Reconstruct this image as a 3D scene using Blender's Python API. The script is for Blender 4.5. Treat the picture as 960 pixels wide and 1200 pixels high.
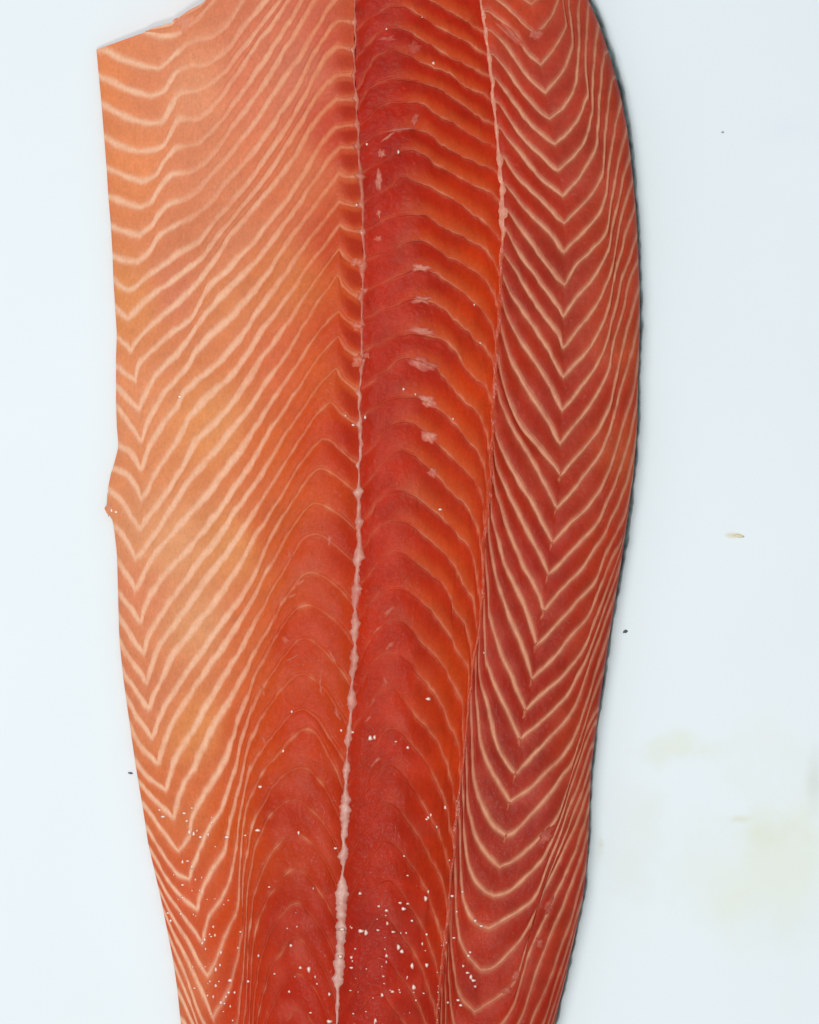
import bpy, math, random
from mathutils import noise as mnoise, Vector
random.seed(7)
S_ = bpy.context.scene
for o in list(bpy.data.objects): bpy.data.objects.remove(o)
COL = S_.collection
PX = 1/3000.0            # metres per photograph pixel on the board
CX, CY, DIST = 480.0, 600.0, 0.9

# ---------------------------------------------------------------- camera, world, lamps, exposure
cd = bpy.data.cameras.new('camera'); cam = bpy.data.objects.new('camera', cd); COL.objects.link(cam)
cam.location = (0, 0, DIST); cd.sensor_fit = 'VERTICAL'; cd.sensor_height = 24
cd.lens = 24*DIST/(1200*PX); cd.clip_start = 0.01; cd.clip_end = 50
S_.camera = cam
w = bpy.data.worlds.new('World'); S_.world = w; w.use_nodes = True
bg = w.node_tree.nodes['Background']; bg.inputs[0].default_value = (0.84, 0.93, 1.0, 1); bg.inputs[1].default_value = 0.49
def area(name, loc, target, size, power, col):
    l = bpy.data.lights.new(name, 'AREA'); l.shape = 'DISK'; l.size = size; l.energy = power; l.color = col
    o = bpy.data.objects.new(name, l); COL.objects.link(o); o.location = loc
    d = Vector(target)-Vector(loc); o.rotation_euler = d.to_track_quat('-Z', 'Y').to_euler()
area('window_lamp', (-0.46, 0.20, 1.65), (0.05, 0, 0), 0.8, 12.6, (0.93, 0.97, 1.0))
area('ceiling_lamp', (-0.10, -0.46, 1.5), (0, -0.05, 0), 0.16, 5.6, (1.0, 0.97, 0.93))
S_.view_settings.view_transform = 'Standard'; S_.view_settings.look = 'None'
S_.view_settings.exposure = 0.0; S_.view_settings.gamma = 1.0

# ---------------------------------------------------------------- helpers
def lin(c):
    return tuple(((v/255)/12.92 if v/255 <= .04045 else ((v/255+.055)/1.055)**2.4) for v in c)
def W3(x, y, h):
    """photo pixel at height h (in pixels) -> point in the scene"""
    z = h*PX; f = (DIST-z)/DIST
    return ((x-CX)*PX*f, -(y-CY)*PX*f, z)
def interp(tab, y):
    if y <= tab[0][0]:
        a, b = tab[0], tab[1]
    elif y >= tab[-1][0]:
        a, b = tab[-2], tab[-1]
    else:
        for i in range(len(tab)-1):
            if tab[i][0] <= y <= tab[i+1][0]: a, b = tab[i], tab[i+1]; break
    t = (y-a[0])/(b[0]-a[0]); return a[1]+(b[1]-a[1])*t
def curve(pts): return sorted((y, x) for x, y in pts)
def sm(a, b, x):
    t = max(0.0, min(1.0, (x-a)/(b-a))); return t*t*(3-2*t)
def n2(x, y, s, seed=0): return mnoise.noise(Vector((x/s, y/s, seed*7.31)))
def nodes(name):
    m = bpy.data.materials.new(name); m.use_nodes = True
    nt = m.node_tree; return m, nt, nt.nodes['Principled BSDF']

# ---------------------------------------------------------------- outline and seams (photo pixels)
TOP, BOT = -110, 1420
LEFT = curve([(105,-20),(109,20),(113,60),(116,90),(119,122),(122,160),(125,197),(127,230),(130,265),(132,300),(133,330),(135,360),(137,390),(136,420),(136,450),(136,475),(137,500),(139,523),(135,540),(130,555),(126,575),(125,598),(132,610),(137,640),(138,680),(139,720),(140,750),(144,790),(148,820),(153,855),(158,890),(162,915),(168,950),(174,990),(181,1020),(188,1050),(195,1085),(203,1125),(208,1160),(212,1200),(225,1290),(243,1420)])
MID = curve([(412,-110),(416,0),(416,50),(415,85),(418,120),(420,170),(423,210),(425,250),(427,300),(425,320),(424,350),(424,400),(424,430),(422,450),(421,480),(423,520),(421,550),(420,600),(421,640),(418,680),(416,720),(416,770),(413,790),(412,820),(410,850),(407,870),(406,905),(405,945),(403,990),(402,1010),(401,1045),(400,1080),(398,1120),(396,1150),(396,1170),(395,1200),(391,1420)])
SEP = curve([(552,-110),(563,0),(568,30),(575,75),(579,120),(584,170),(588,210),(590,240),(590,270),(588,300),(587,350),(583,400),(580,450),(578,500),(576,550),(573,590),(567,640),(567,690),(563,730),(556,770),(551,810),(547,860),(542,900),(537,940),(533,980),(530,1020),(527,1060),(522,1100),(516,1150),(512,1200),(490,1420)])
EDGE = curve([(640,-110),(690,0),(703,30),(716,70),(727,110),(735,150),(740,190),(745,240),(748,290),(750,340),(750,390),(748,440),(747,500),(742,560),(735,610),(728,660),(720,710),(712,760),(705,810),(698,860),(693,900),(691,950),(689,1000),(684,1050),(673,1100),(662,1150),(650,1200),(625,1290),(590,1420)])
fL=lambda y:interp(LEFT,y); fM=lambda y:interp(MID,y); fS=lambda y:interp(SEP,y); fE=lambda y:interp(EDGE,y)

# ---------------------------------------------------------------- traced fat lines
# right outer chevrons: (left arm points ..., tip index, right arm points)
V = [
 ([(570,-75)],(617,-30),[(635,-50),(645,-75),(652,-95)]),
 ([(574,-36),(595,-15)],(623,4),[(640,-12),(650,-35),(655,-60),(660,-75)]),
 ([(572,-8),(590,5),(608,22)],(629,39),[(645,20),(655,-4),(657,-35),(664,-58)]),
 ([(572,12),(590,25),(605,42),(620,62)],(634,75),[(648,60),(660,38),(663,25),(660,0),(666,-35),(671,-42)]),
 ([(574,34),(590,50),(605,70),(622,92)],(640,108),[(655,90),(665,72),(671,50),(669,20),(667,0),(676,-30)]),
 ([(577,62),(590,78),(603,95),(620,115),(633,130)],(644,139),[(660,125),(672,105),(677,85),(678,50),(678,10),(683,-15)]),
 ([(580,90),(592,105),(604,122),(620,142),(636,158)],(649,169),[(665,155),(678,138),(686,118),(689,108),(686,80),(687,40),(690,4)]),
 ([(583,118),(597,140),(612,160),(630,178),(645,193)],(654,199),[(670,185),(685,165),(692,145),(694,125),(696,80),(699,45),(702,28)]),
 ([(586,148),(600,168),(616,187),(635,208),(650,222)],(659,230),[(675,212),(690,190),(699,170),(701,145),(704,100),(709,60)]),
 ([(590,182),(603,202),(620,220),(640,240),(655,257)],(662,262),[(680,243),(695,225),(705,205),(708,180),(711,140),(718,90)]),
 ([(592,215),(610,237),(630,258),(648,278)],(661,295),[(680,276),(697,257),(708,238),(712,215),(718,170),(728,118)]),
 ([(594,245),(612,270),(632,297),(648,318)],(661,333),[(675,312),(692,295),(705,280),(712,265),(716,240),(724,195),(735,150)]),
 ([(593,268),(608,295),(628,322),(648,350)],(661,369),[(675,350),(692,330),(708,305),(715,285),(720,255),(729,215),(739,178)]),
 ([(590,295),(605,318),(622,345),(643,375),(655,393)],(661,407),[(676,387),(690,370),(705,345),(717,315),(723,285),(730,250),(742,210)]),
 ([(588,320),(600,345),(618,372),(640,405),(655,432)],(661,441),[(680,420),(698,395),(712,365),(719,330),(727,300),(735,270),(745,240)]),
 ([(588,345),(595,370),(612,400),(635,435),(650,462)],(659,480),[(680,455),(698,430),(712,400),(719,370),(727,335),(735,310),(747,275)]),
 ([(586,375),(590,395),(598,420),(615,450),(640,490)],(657,519),[(676,495),(695,470),(711,440),(720,400),(729,365),(738,330),(749,303)]),
 ([(583,410),(588,440),(597,470),(612,500),(637,530)],(657,557),[(680,530),(700,505),(714,475),(722,440),(730,405),(740,370),(750,335)]),
 ([(581,440),(585,465),(595,490),(612,520),(635,560)],(653,596),[(675,570),(698,540),(713,510),(723,475),(732,440),(741,410),(750,372)]),
 ([(579,475),(582,505),(590,530),(608,565),(628,595),(640,620)],(648,636),[(670,612),(692,590),(710,560),(722,525),(733,490),(741,460),(749,418)]),
 ([(578,505),(580,535),(588,560),(600,588),(612,610),(625,635),(638,660)],(643,673),[(662,655),(685,630),(703,608),(718,575),(730,540),(740,505),(748,462)]),
 ([(577,540),(580,570),(589,600),(602,635),(615,665),(628,690)],(638,715),[(655,695),(680,668),(703,635),(718,605),(732,570),(741,540),(747,508)]),
 ([(575,570),(577,600),(588,650),(603,685),(620,725)],(629,755),[(650,735),(675,707),(695,685),(708,655),(722,625),(735,595),(744,550)]),
 ([(572,605),(576,650),(585,690),(603,735),(618,775)],(624,795),[(645,775),(670,745),(690,720),(703,690),(717,655),(730,630),(738,590)]),
 ([(569,650),(572,700),(576,730),(590,770),(605,805)],(617,832),[(640,810),(665,785),(685,760),(696,730),(710,695),(722,660),(733,625)]),
 ([(567,690),(568,735),(570,775),(585,815),(600,845)],(610,867),[(635,845),(660,820),(678,790),(690,765),(703,730),(715,695),(728,660)]),
 ([(562,735),(563,790),(572,830),(582,870),(595,896)],(604,907),[(625,885),(650,860),(668,840),(680,810),(692,775),(705,740),(722,695)]),
 ([(557,768),(558,800),(562,860),(572,895),(585,920)],(598,940),[(620,925),(640,905),(660,885),(675,860),(685,830),(698,790),(715,738)]),
 ([(552,805),(553,860),(555,905),(563,940),(577,965)],(593,978),[(603,974),(620,958),(640,935),(658,912),(672,890),(683,855),(696,815),(708,785)]),
 ([(547,860),(547,900),(549,940),(556,975),(570,1000)],(586,1016),[(605,1007),(630,985),(645,968),(658,945),(665,925),(675,895),(688,855),(701,830)]),
 ([(542,905),(543,950),(545,985),(552,1020),(565,1040)],(579,1049),[(595,1045),(612,1032),(632,1012),(645,990),(655,965),(667,930),(680,890),(697,846)]),
 ([(538,945),(539,985),(542,1045),(549,1070),(560,1083)],(573,1088),[(590,1080),(612,1065),(628,1048),(640,1020),(652,990),(665,955),(678,920),(694,872)]),
 ([(533,985),(534,1040),(538,1095),(547,1118)],(563,1136),[(578,1133),(595,1118),(615,1095),(630,1065),(640,1038),(655,1000),(672,952),(684,925),(692,897)]),
 ([(529,1030),(528,1090),(534,1150),(542,1172)],(556,1185),[(580,1170),(600,1155),(611,1130),(620,1090),(632,1055),(650,1020),(670,978),(684,942),(691,920)]),
 ([(527,1072),(526,1140),(531,1195),(540,1216)],(551,1229),[(572,1213),(590,1198),(603,1175),(613,1140),(626,1105),(645,1060),(668,1013),(684,970),(690,945)]),
 ([(523,1115),(522,1180),(526,1240),(535,1262)],(546,1274),[(566,1258),(585,1240),(602,1212),(613,1186),(626,1145),(641,1108),(660,1063),(678,1015),(688,978)]),
 ([(518,1158),(517,1225),(520,1285),(529,1306)],(540,1318),[(560,1302),(582,1284),(600,1256),(614,1225),(627,1190),(642,1152),(657,1112),(674,1062),(687,1015)]),
 ([(513,1200),(511,1268),(514,1328),(522,1350)],(533,1362),[(553,1346),(577,1328),(597,1296),(612,1262),(626,1228),(640,1192),(653,1152),(669,1100),(682,1055)]),
]
# right inner arches, from the centre seam to the side seam
B = [
 [(416,-30),(430,-42),(460,-50),(490,-40),(520,-25),(545,-12),(561,-10)],
 [(416,5),(430,-12),(460,-22),(490,-8),(506,0),(530,15),(545,25),(566,37)],
 [(417,35),(425,28),(440,15),(455,8),(475,8),(490,16),(510,30),(525,37),(545,47),(560,58),(574,65)],
 [(417,70),(425,58),(440,42),(457,33),(478,36),(495,47),(515,58),(535,70),(560,83),(576,90)],
 [(418,105),(425,92),(432,78),(440,66),(457,60),(475,63),(490,70),(499,75),(515,82),(530,88),(545,100),(560,107),(578,118)],
 [(419,128),(424,115),(430,104),(445,96),(462,93),(480,94),(493,98),(503,100),(517,106),(535,118),(560,135),(580,146)],
 [(420,148),(432,137),(445,125),(462,119),(480,120),(495,122),(510,133),(530,143),(545,153),(560,163),(583,172)],
 [(421,172),(442,156),(462,152),(482,150),(502,155),(520,170),(540,182),(560,190),(586,203)],
 [(422,205),(432,198),(450,188),(465,178),(480,175),(495,180),(510,192),(530,203),(555,216),(575,226),(588,238)],
 [(424,238),(440,228),(455,220),(470,208),(482,212),(495,215),(507,220),(520,228),(537,238),(557,253),(572,264),(589,283)],
 [(426,270),(440,262),(450,257),(462,253),(490,251),(505,255),(520,265),(535,273),(552,284),(568,292),(578,304),(587,322)],
 [(427,305),(442,300),(460,293),(475,285),(490,283),(505,286),(520,297),(540,307),(555,317),(570,330),(580,345),(586,365)],
 [(425,342),(440,334),(455,327),(470,322),(483,316),(495,316),(510,320),(525,329),(540,341),(555,354),(568,369),(577,382),(582,402)],
 [(424,375),(445,364),(462,358),(480,351),(492,350),(510,356),(522,364),(535,377),(547,387),(557,396),(567,405),(575,417),(580,432)],
 [(424,412),(435,407),(447,401),(460,396),(480,392),(495,393),(515,396),(530,405),(540,420),(550,435),(560,443),(570,452),(577,474),(578,500)],
 [(422,455),(435,448),(447,438),(460,427),(472,419),(490,423),(510,432),(525,450),(537,460),(550,474),(560,484),(567,498),(572,515),(576,540)],
 [(421,490),(435,480),(447,471),(462,465),(487,464),(500,470),(512,476),(527,489),(540,505),(552,519),(562,533),(568,549),(573,580)],
 [(422,535),(435,525),(445,512),(455,497),(470,489),(485,496),(505,510),(520,527),(535,542),(550,556),(562,575),(567,594),(569,620)],
 [(421,575),(430,565),(440,552),(460,530),(472,522),(490,536),(505,550),(520,567),(535,582),(547,594),(556,610),(563,635),(566,668)],
 [(420,615),(437,595),(447,580),(465,571),(480,577),(495,585),(507,598),(520,609),(532,620),(538,631),(547,637),(556,655),(561,680),(564,710)],
 [(420,650),(432,632),(445,615),(460,605),(475,610),(495,625),(512,640),(527,652),(537,672),(547,690),(556,707),(559,740),(559,755)],
 [(418,692),(432,672),(445,655),(462,639),(475,647),(495,666),(515,677),(527,695),(532,714),(542,727),(550,750),(553,780),(553,798)],
 [(416,735),(425,715),(440,697),(455,690),(472,686),(490,700),(505,715),(512,724),(527,742),(532,757),(542,772),(549,787),(549,815),(548,845)],
 [(415,782),(428,760),(442,737),(460,718),(475,733),(492,751),(510,766),(527,795),(539,817),(544,840),(543,878)],
 [(412,820),(425,795),(436,778),(457,757),(482,780),(500,800),(517,827),(527,850),(538,875),(540,908)],
 [(409,862),(420,845),(437,822),(453,797),(470,818),(492,845),(510,867),(520,887),(530,915),(535,945)],
 [(406,920),(420,905),(440,875),(457,845),(478,868),(500,895),(515,925),(524,950),(532,985)],
 [(404,968),(418,945),(438,912),(457,888),(475,908),(492,935),(510,968),(520,993),(529,1025)],
 [(402,1018),(417,990),(436,960),(457,933),(478,962),(495,988),(507,1010),(517,1030),(526,1068)],
 [(401,1065),(415,1040),(434,1005),(456,978),(472,1000),(487,1022),(500,1045),(512,1080),(520,1108)],
]
# left lines: points up to the tip, tip, then arm to the peak, peak, then to the centre seam
def C_(a, tip, arm, peak, end): return (a, tip, arm, peak, end)
Cl = [
 ([(170,37),(185,32)],(200,27),[(222,12),(240,0),(262,-40),(285,-80)],(292,-100),[(296,-110)]),
 ([(172,37),(180,40)],(192,42),[(210,38),(230,22),(242,10),(250,0),(275,-40),(310,-90)],(318,-105),[(324,-110)]),
 ([(113,58),(125,60),(145,70),(165,76)],(185,80),[(200,70),(210,60),(227,47),(250,42),(270,25),(280,8),(300,-25),(340,-85)],(350,-100),[(357,-110)]),
 ([(115,89),(132,96),(150,105)],(177,113),[(192,107),(200,95),(210,84),(225,76),(240,75),(255,67),(270,55),(280,37),(300,15),(330,-25),(370,-90)],(380,-105),[(385,-110)]),
 ([(120,122),(137,132),(157,140)],(177,145),[(190,142),(200,125),(212,109),(230,107),(247,97),(262,85),(280,62),(295,45),(310,25),(330,-2),(355,-40),(385,-85)],(395,-97),[(404,-105),(413,-108)]),
 ([(122,160),(140,170)],(160,177),[(177,176),(192,170),(200,155),(210,140),(232,140),(247,127),(260,112),(275,90),(300,52),(318,28),(338,-2),(365,-40),(385,-75)],(397,-92),[(406,-92),(413,-94)]),
 ([(125,197),(145,205)],(165,211),[(182,206),(192,190),(207,174),(230,169),(245,157),(260,142),(280,113),(300,85),(318,58),(335,33),(355,0),(380,-45)],(397,-64),[(406,-64),(414,-66)]),
 ([(127,230),(145,236)],(165,242),[(177,236),(187,220),(202,205),(220,202),(240,190),(255,172),(275,145),(300,113),(318,85),(335,57),(350,32),(370,0),(385,-25)],(397,-36),[(406,-35),(414,-36)]),
 ([(130,265),(150,272)],(165,275),[(175,267),(185,252),(197,240),(215,234),(232,222),(252,200),(270,180),(290,155),(310,127),(330,95),(350,68),(370,35),(385,9)],(397,-5),[(406,-5),(415,-6)]),
 ([(132,300),(147,305)],(162,306),[(172,298),(187,277),(207,264),(232,250),(250,232),(270,208),(290,187),(310,160),(330,130),(350,100),(365,70),(383,38)],(397,25),[(406,25),(415,26)]),
 ([(133,327),(142,335)],(151,339),[(160,336),(175,322),(205,302),(235,280),(252,258),(270,238),(290,215),(310,188),(335,150),(357,113),(367,92),(382,67)],(395,55),[(405,56),(415,58)]),
 ([(135,360),(145,369)],(151,373),[(160,362),(175,348),(207,325),(235,303),(250,283),(270,258),(290,235),(312,208),(335,172),(357,135),(380,102)],(395,87),[(405,87),(416,88)]),
 ([(138,395),(147,404)],(154,410),[(160,400),(182,377),(217,347),(240,320),(255,300),(265,282),(300,242),(320,217),(340,190),(360,155),(380,130)],(395,117),[(406,117),(417,115)]),
 ([(138,430),(149,439)],(158,445),[(165,425),(192,397),(222,375),(235,355),(241,340),(260,322),(284,298),(312,265),(340,228),(360,198),(378,168)],(392,150),[(404,147),(418,146)]),
 ([(137,453),(149,466)],(162,480),[(170,462),(182,440),(207,415),(227,388),(250,357),(270,337),(305,300),(325,273),(340,253),(362,222),(385,187)],(399,172),[(408,172),(420,171)]),
 ([(137,476),(149,493)],(165,516),[(172,497),(185,472),(197,455),(220,430),(225,420),(240,400),(262,380),(285,355),(312,322),(325,300),(350,267),(377,230)],(397,203),[(408,207),(422,206)]),
 ([(139,522),(155,533)],(166,549),[(172,532),(187,502),(207,477),(213,463),(230,447),(255,425),(285,392),(310,355),(330,327),(355,292),(375,265)],(397,236),[(410,240),(424,240)]),
 ([(134,549),(148,556),(158,569)],(167,585),[(175,570),(192,540),(210,510),(225,485),(250,460),(275,435),(295,407),(315,377),(339,345),(360,315),(380,287)],(398,263),[(410,270),(426,272)]),
 ([(127,573),(140,585),(150,600)],(163,620),[(172,608),(180,597),(200,570),(220,535),(235,512),(260,487),(290,447),(307,420),(339,377),(355,352),(375,322)],(397,292),[(408,303),(424,310)]),
 ([(136,618),(147,632)],(159,654),[(167,647),(182,625),(200,597),(220,567),(250,530),(285,490),(305,458),(327,427),(339,410),(355,384),(375,352)],(397,321),[(406,338),(424,350)]),
 ([(138,658),(147,672)],(158,689),[(165,680),(175,660),(200,627),(222,602),(250,570),(275,537),(300,500),(320,468),(339,440),(360,410),(378,384)],(397,363),[(407,376),(424,383)]),
 ([(139,695),(150,710)],(166,728),[(172,707),(182,690),(205,660),(235,627),(255,600),(280,565),(300,533),(320,500),(339,472),(360,438),(378,413)],(396,394),[(406,408),(424,420)]),
 ([(139,722),(154,745)],(168,765),[(172,752),(182,730),(205,697),(232,660),(260,624),(277,598),(300,565),(320,533),(339,502),(358,475),(375,450)],(394,430),[(404,446),(422,460)]),
 ([(140,752),(153,774)],(172,799),[(177,782),(190,752),(215,717),(240,682),(270,642),(290,612),(302,594),(320,565),(339,535),(355,510),(370,487)],(387,470),[(400,485),(421,498)]),
 ([(143,785),(156,806)],(174,830),[(182,813),(195,780),(210,758),(230,733),(255,700),(280,663),(300,628),(317,602),(335,572),(350,547),(365,525)],(382,507),[(402,530),(422,545)]),
 ([(148,817),(161,840)],(179,864),[(185,850),(200,817),(222,782),(245,752),(275,710),(297,677),(310,648),(325,617),(345,585),(360,560)],(377,543),[(400,562),(420,578)]),
 ([(152,850),(165,874)],(185,895),[(192,875),(202,850),(225,810),(240,788),(262,757),(287,717),(305,684),(315,665),(325,648),(340,622),(355,600)],(371,584),[(398,602),(419,622)]),
 ([(159,893),(174,911)],(194,926),[(200,907),(205,892),(225,857),(247,820),(270,780),(285,755),(300,727),(315,700),(322,687),(337,660),(352,635)],(368,620),[(398,642),(419,662)]),
 ([(163,916),(180,936)],(203,958),[(207,942),(215,920),(227,897),(247,857),(270,820),(285,793),(300,762),(312,740),(330,710),(347,682)],(365,663),[(398,690),(417,712)]),
 ([(168,942),(185,966)],(209,997),[(220,982),(225,960),(237,935),(258,902),(275,860),(285,828),(300,792),(307,775),(325,745),(343,718)],(362,702),[(396,730),(415,755)]),
 ([(172,969),(190,1000),(206,1022)],(222,1030),[(227,1012),(242,977),(260,947),(272,912),(282,872),(290,843),(300,823),(318,790),(340,760)],(360,742),[(393,775),(412,805)]),
 ([(176,995),(193,1025),(212,1050)],(230,1065),[(236,1045),(250,1017),(262,997),(270,962),(280,925),(285,900),(291,875),(302,850),(320,822),(342,795)],(360,784),[(388,818),(408,850)]),
 ([(181,1020),(198,1050),(217,1076)],(238,1106),[(245,1075),(260,1052),(272,1022),(277,987),(282,950),(291,910),(304,884),(322,858),(345,833)],(362,827),[(386,862),(406,895)]),
 ([(186,1042),(201,1072),(222,1108)],(243,1143),[(250,1132),(257,1115),(270,1085),(279,1062),(281,1012),(288,950),(301,918),(320,890),(347,860)],(366,848),[(388,888),(405,930)]),
 ([(191,1065),(207,1100),(227,1140)],(250,1192),[(260,1175),(272,1147),(280,1112),(285,1085),(284,1045),(292,985),(304,950),(322,920),(342,902)],(360,894),[(386,930),(403,970)]),
 ([(197,1095),(214,1135),(231,1182)],(262,1238),[(272,1215),(280,1190),(284,1150),(287,1100),(289,1050),(297,1002),(312,965),(330,942)],(352,932),[(384,968),(401,1012)]),
]
def clampy(p): return (p[0], max(TOP, min(BOT, p[1])))
def shift(pts, dx, dy, k=1.0): return [(x+dx, y+dy) for x, y in pts]
# continue every family past the lower edge of the frame
for i in range(7):
    a, t, r = V[-1]; V.append((shift(a,-6,44), (t[0]-8,t[1]+44), shift(r,-9,44)))
for i in range(9):
    B.append(shift(B[-1], -3, 45))
for i in range(8):
    a, t, r, p, e = Cl[-1]
    Cl.append((shift(a,6,33),(t[0]+5,t[1]+38),shift(r,3,40),(p[0],p[1]+40),shift(e,-1,42)))

def resample(pts, n):
    # Catmull-Rom rounded, evenly spaced points
    P = [Vector((x, y)) for x, y in pts]; fine = []
    for i in range(len(P)-1):
        p0 = P[i-1] if i else P[i]*2-P[i+1]; p3 = P[i+2] if i+2 < len(P) else P[i+1]*2-P[i]
        m = max(3, int((P[i+1]-P[i]).length/2))
        ta = (P[i+1]-p0)*0.5; tb = (p3-P[i])*0.5
        L = (P[i+1]-P[i]).length
        if ta.length > L*1.2: ta = ta*(L*1.2/ta.length)
        if tb.length > L*1.2: tb = tb*(L*1.2/tb.length)
        for j in range(m):
            t = j/m; t2 = t*t; t3 = t2*t
            fine.append(P[i]*(2*t3-3*t2+1)+ta*(t3-2*t2+t)+P[i+1]*(-2*t3+3*t2)+tb*(t3-t2))
    fine.append(P[-1])
    d = [0.0]
    for i in range(1, len(fine)): d.append(d[-1]+(fine[i]-fine[i-1]).length)
    out = []; j = 0
    for i in range(n+1):
        s = d[-1]*i/n
        while j < len(d)-2 and d[j+1] < s: j += 1
        q = (s-d[j])/max(1e-9, d[j+1]-d[j]); p = fine[j].lerp(fine[j+1], max(0, min(1, q)))
        out.append((p.x, p.y))
    return out

def finish(pts, zone, k):
    """small hand-cut waver, then keep every line between its two seams"""
    amp = {'A': .55, 'B': 1.5, 'C': .9}[zone]
    out = []
    N = len(pts)
    for i, (x, y) in enumerate(pts):
        e = min(1, i/6, (N-1-i)/6)
        jx = n2(x, y, 9, 3+k)*amp*e + n2(x, y, 32, 31+k)*1.8*e; jy = n2(x, y, 9, 77+k)*amp*e + n2(x, y, 32, 57+k)*1.8*e
        if zone == 'B': jy += n2(x, y, 4.2, 91+k)*1.3*e*sm(.35, .6, i/(N-1))
        x += jx; y = max(TOP, min(BOT, y+jy))
        if zone == 'A':
            x = max(fS(y)+1, min(fE(y), x))
            if i == 0: x = fS(y)+1
            if i == N-1: x = fE(y)
        elif zone == 'B':
            x = max(fM(y)+1, min(fS(y)-1, x))
            if i == 0: x = fM(y)+1
            if i == N-1: x = fS(y)-1
        else:
            x = min(fM(y)-1, x)
            if y > 60: x = max(fL(y), x)
            if i == 0 and y > 80: x = fL(y)
            if i == N-1 and y > -100: x = fM(y)-1
        out.append((x, y))
    return out
NA1, NA2 = 44, 74
def relax(pts, cond, it):
    for _ in range(it):
        q = list(pts)
        for i in range(1, len(pts)-1):
            if cond(i, pts[i]):
                q[i] = tuple(.25*pts[i-1][c]+.5*pts[i][c]+.25*pts[i+1][c] for c in (0, 1))
        pts = q
    return pts
linesA = [finish(resample(a+[t], NA1)+resample([t]+r, NA2)[1:], 'A', i) for i, (a, t, r) in enumerate(V)]
linesB = [finish(relax(resample(p, 100), lambda j, q: 3 < j < 62 and q[1] > 440, 70), 'B', 60+i) for i, p in enumerate(B)]
linesC = [finish(relax(resample(a+[t], 20)+resample([t]+r+[p], 130)[1:]+resample([p]+e, 16)[1:], lambda j, q: 130 < j < 162 and q[1] > 470, 30), 'C', 120+i) for i, (a, t, r, p, e) in enumerate(Cl)]

# ---------------------------------------------------------------- height of the fillet (in pixels)
def height(x, y):
    L, M, Sx, E = fL(y), fM(y), fS(y), fE(y)
    if x <= M:
        u = max(0, (x-L)/(M-L)); h = 17 + 43*math.sin(min(1, u)*math.pi/2)
        e = max(0, x-L); h -= 6*math.exp(-e/5.0)
    else:
        h = 60.0
        if x < Sx:
            u = (x-M)/(Sx-M); h += 4*math.sin(u*math.pi)
        else:
            u = (x-Sx)/(E-Sx); h += 3*math.sin(min(1, u*1.2)*math.pi)*(1 if u < .83 else 0)
            d = max(0, min(1, (E-x)/62)); h = 29+(h-29)*math.sqrt(max(0, 1-(1-d)**2.4))
    h -= 3.0*math.exp(-((x-M)/12)**2) + 0.8*math.exp(-((x-Sx)/5)**2)
    h += 1.2*n2(x, y, 45, 5) + 2.0*n2(x, y, 130, 9)
    return h

# ---------------------------------------------------------------- natural colour of the flesh
CP = {'C': [(130,100,226,125,75),(170,100,220,122,80),(220,100,224,134,92),(150,200,226,126,76),(230,200,217,122,82),(300,100,216,112,76),(350,80,208,106,76),(400,60,200,80,55),(400,150,195,65,42),(340,200,212,105,65),(250,280,212,117,77),(150,350,224,132,77),(250,350,217,122,74),(210,340,210,112,77),(330,330,212,110,60),(400,280,200,75,45),(400,400,200,70,40),(360,420,208,90,50),(150,480,222,130,85),(250,500,222,132,77),(320,520,210,95,45),(360,520,205,75,38),(400,520,188,50,25),(200,640,222,141,94),(270,640,218,130,75),(320,620,205,90,45),(360,640,200,72,42),(405,640,180,45,22),(160,700,217,122,82),(230,730,220,138,90),(290,740,210,100,55),(340,750,195,60,30),(390,740,190,60,32),(180,820,212,117,77),(230,850,218,125,70),(290,860,200,75,32),(350,850,192,58,28),(220,950,212,105,60),(270,960,205,80,30),(330,950,180,48,24),(380,950,180,50,25),(230,1050,205,85,48),(270,1080,195,65,25),(330,1080,172,42,25),(380,1080,172,42,26),(220,1160,208,100,60),(280,1170,190,55,25),(340,1170,175,40,25)],
 'B': [(430,30,175,40,30),(460,40,165,35,38),(520,30,182,42,28),(560,60,180,42,25),(440,120,172,35,25),(520,130,178,40,22),(440,220,172,35,20),(480,190,162,30,22),(550,200,188,50,25),(440,330,180,40,20),(500,330,172,38,28),(560,330,195,58,22),(440,450,175,40,20),(500,430,172,40,35),(560,450,198,62,28),(440,560,180,42,20),(490,560,175,45,32),(550,560,192,62,40),(430,650,182,42,18),(490,660,178,45,30),(545,660,190,58,32),(430,760,180,45,22),(480,760,172,42,28),(540,780,190,62,28),(430,860,178,45,25),(480,880,170,42,30),(530,880,190,58,25),(430,980,172,40,22),(480,980,168,40,28),(520,990,182,52,22),(430,1100,165,35,28),(480,1100,165,40,40),(515,1100,180,50,22),(470,1180,168,38,32)],
 'A': [(600,20,195,75,50),(630,50,180,65,52),(680,60,165,65,52),(600,120,180,48,28),(640,130,175,60,48),(690,170,160,55,42),(720,150,165,62,45),(610,220,172,45,25),(660,220,170,55,42),(720,250,168,62,42),(620,330,162,45,30),(660,340,162,58,48),(720,350,168,60,38),(740,420,175,75,50),(600,430,170,48,25),(650,460,162,48,38),(710,460,165,52,35),(590,560,168,45,20),(640,570,165,48,32),(700,570,165,52,35),(735,540,178,80,50),(590,680,162,42,22),(640,650,165,45,35),(700,650,168,55,35),(580,760,160,38,22),(630,770,155,38,26),(680,760,160,50,32),(570,860,155,42,30),(620,860,155,40,28),(670,860,165,58,38),(580,940,160,48,38),(640,950,158,48,42),(680,950,165,62,38),(580,1030,160,45,30),(650,1040,160,50,40),(560,1080,170,45,20),(620,1080,155,38,22),(660,1090,160,52,32),(560,1160,165,40,18),(640,1150,158,42,25)]}
CPL = {z: [(x, y)+lin(c) for x, y, *c in v] for z, v in CP.items()}
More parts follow.
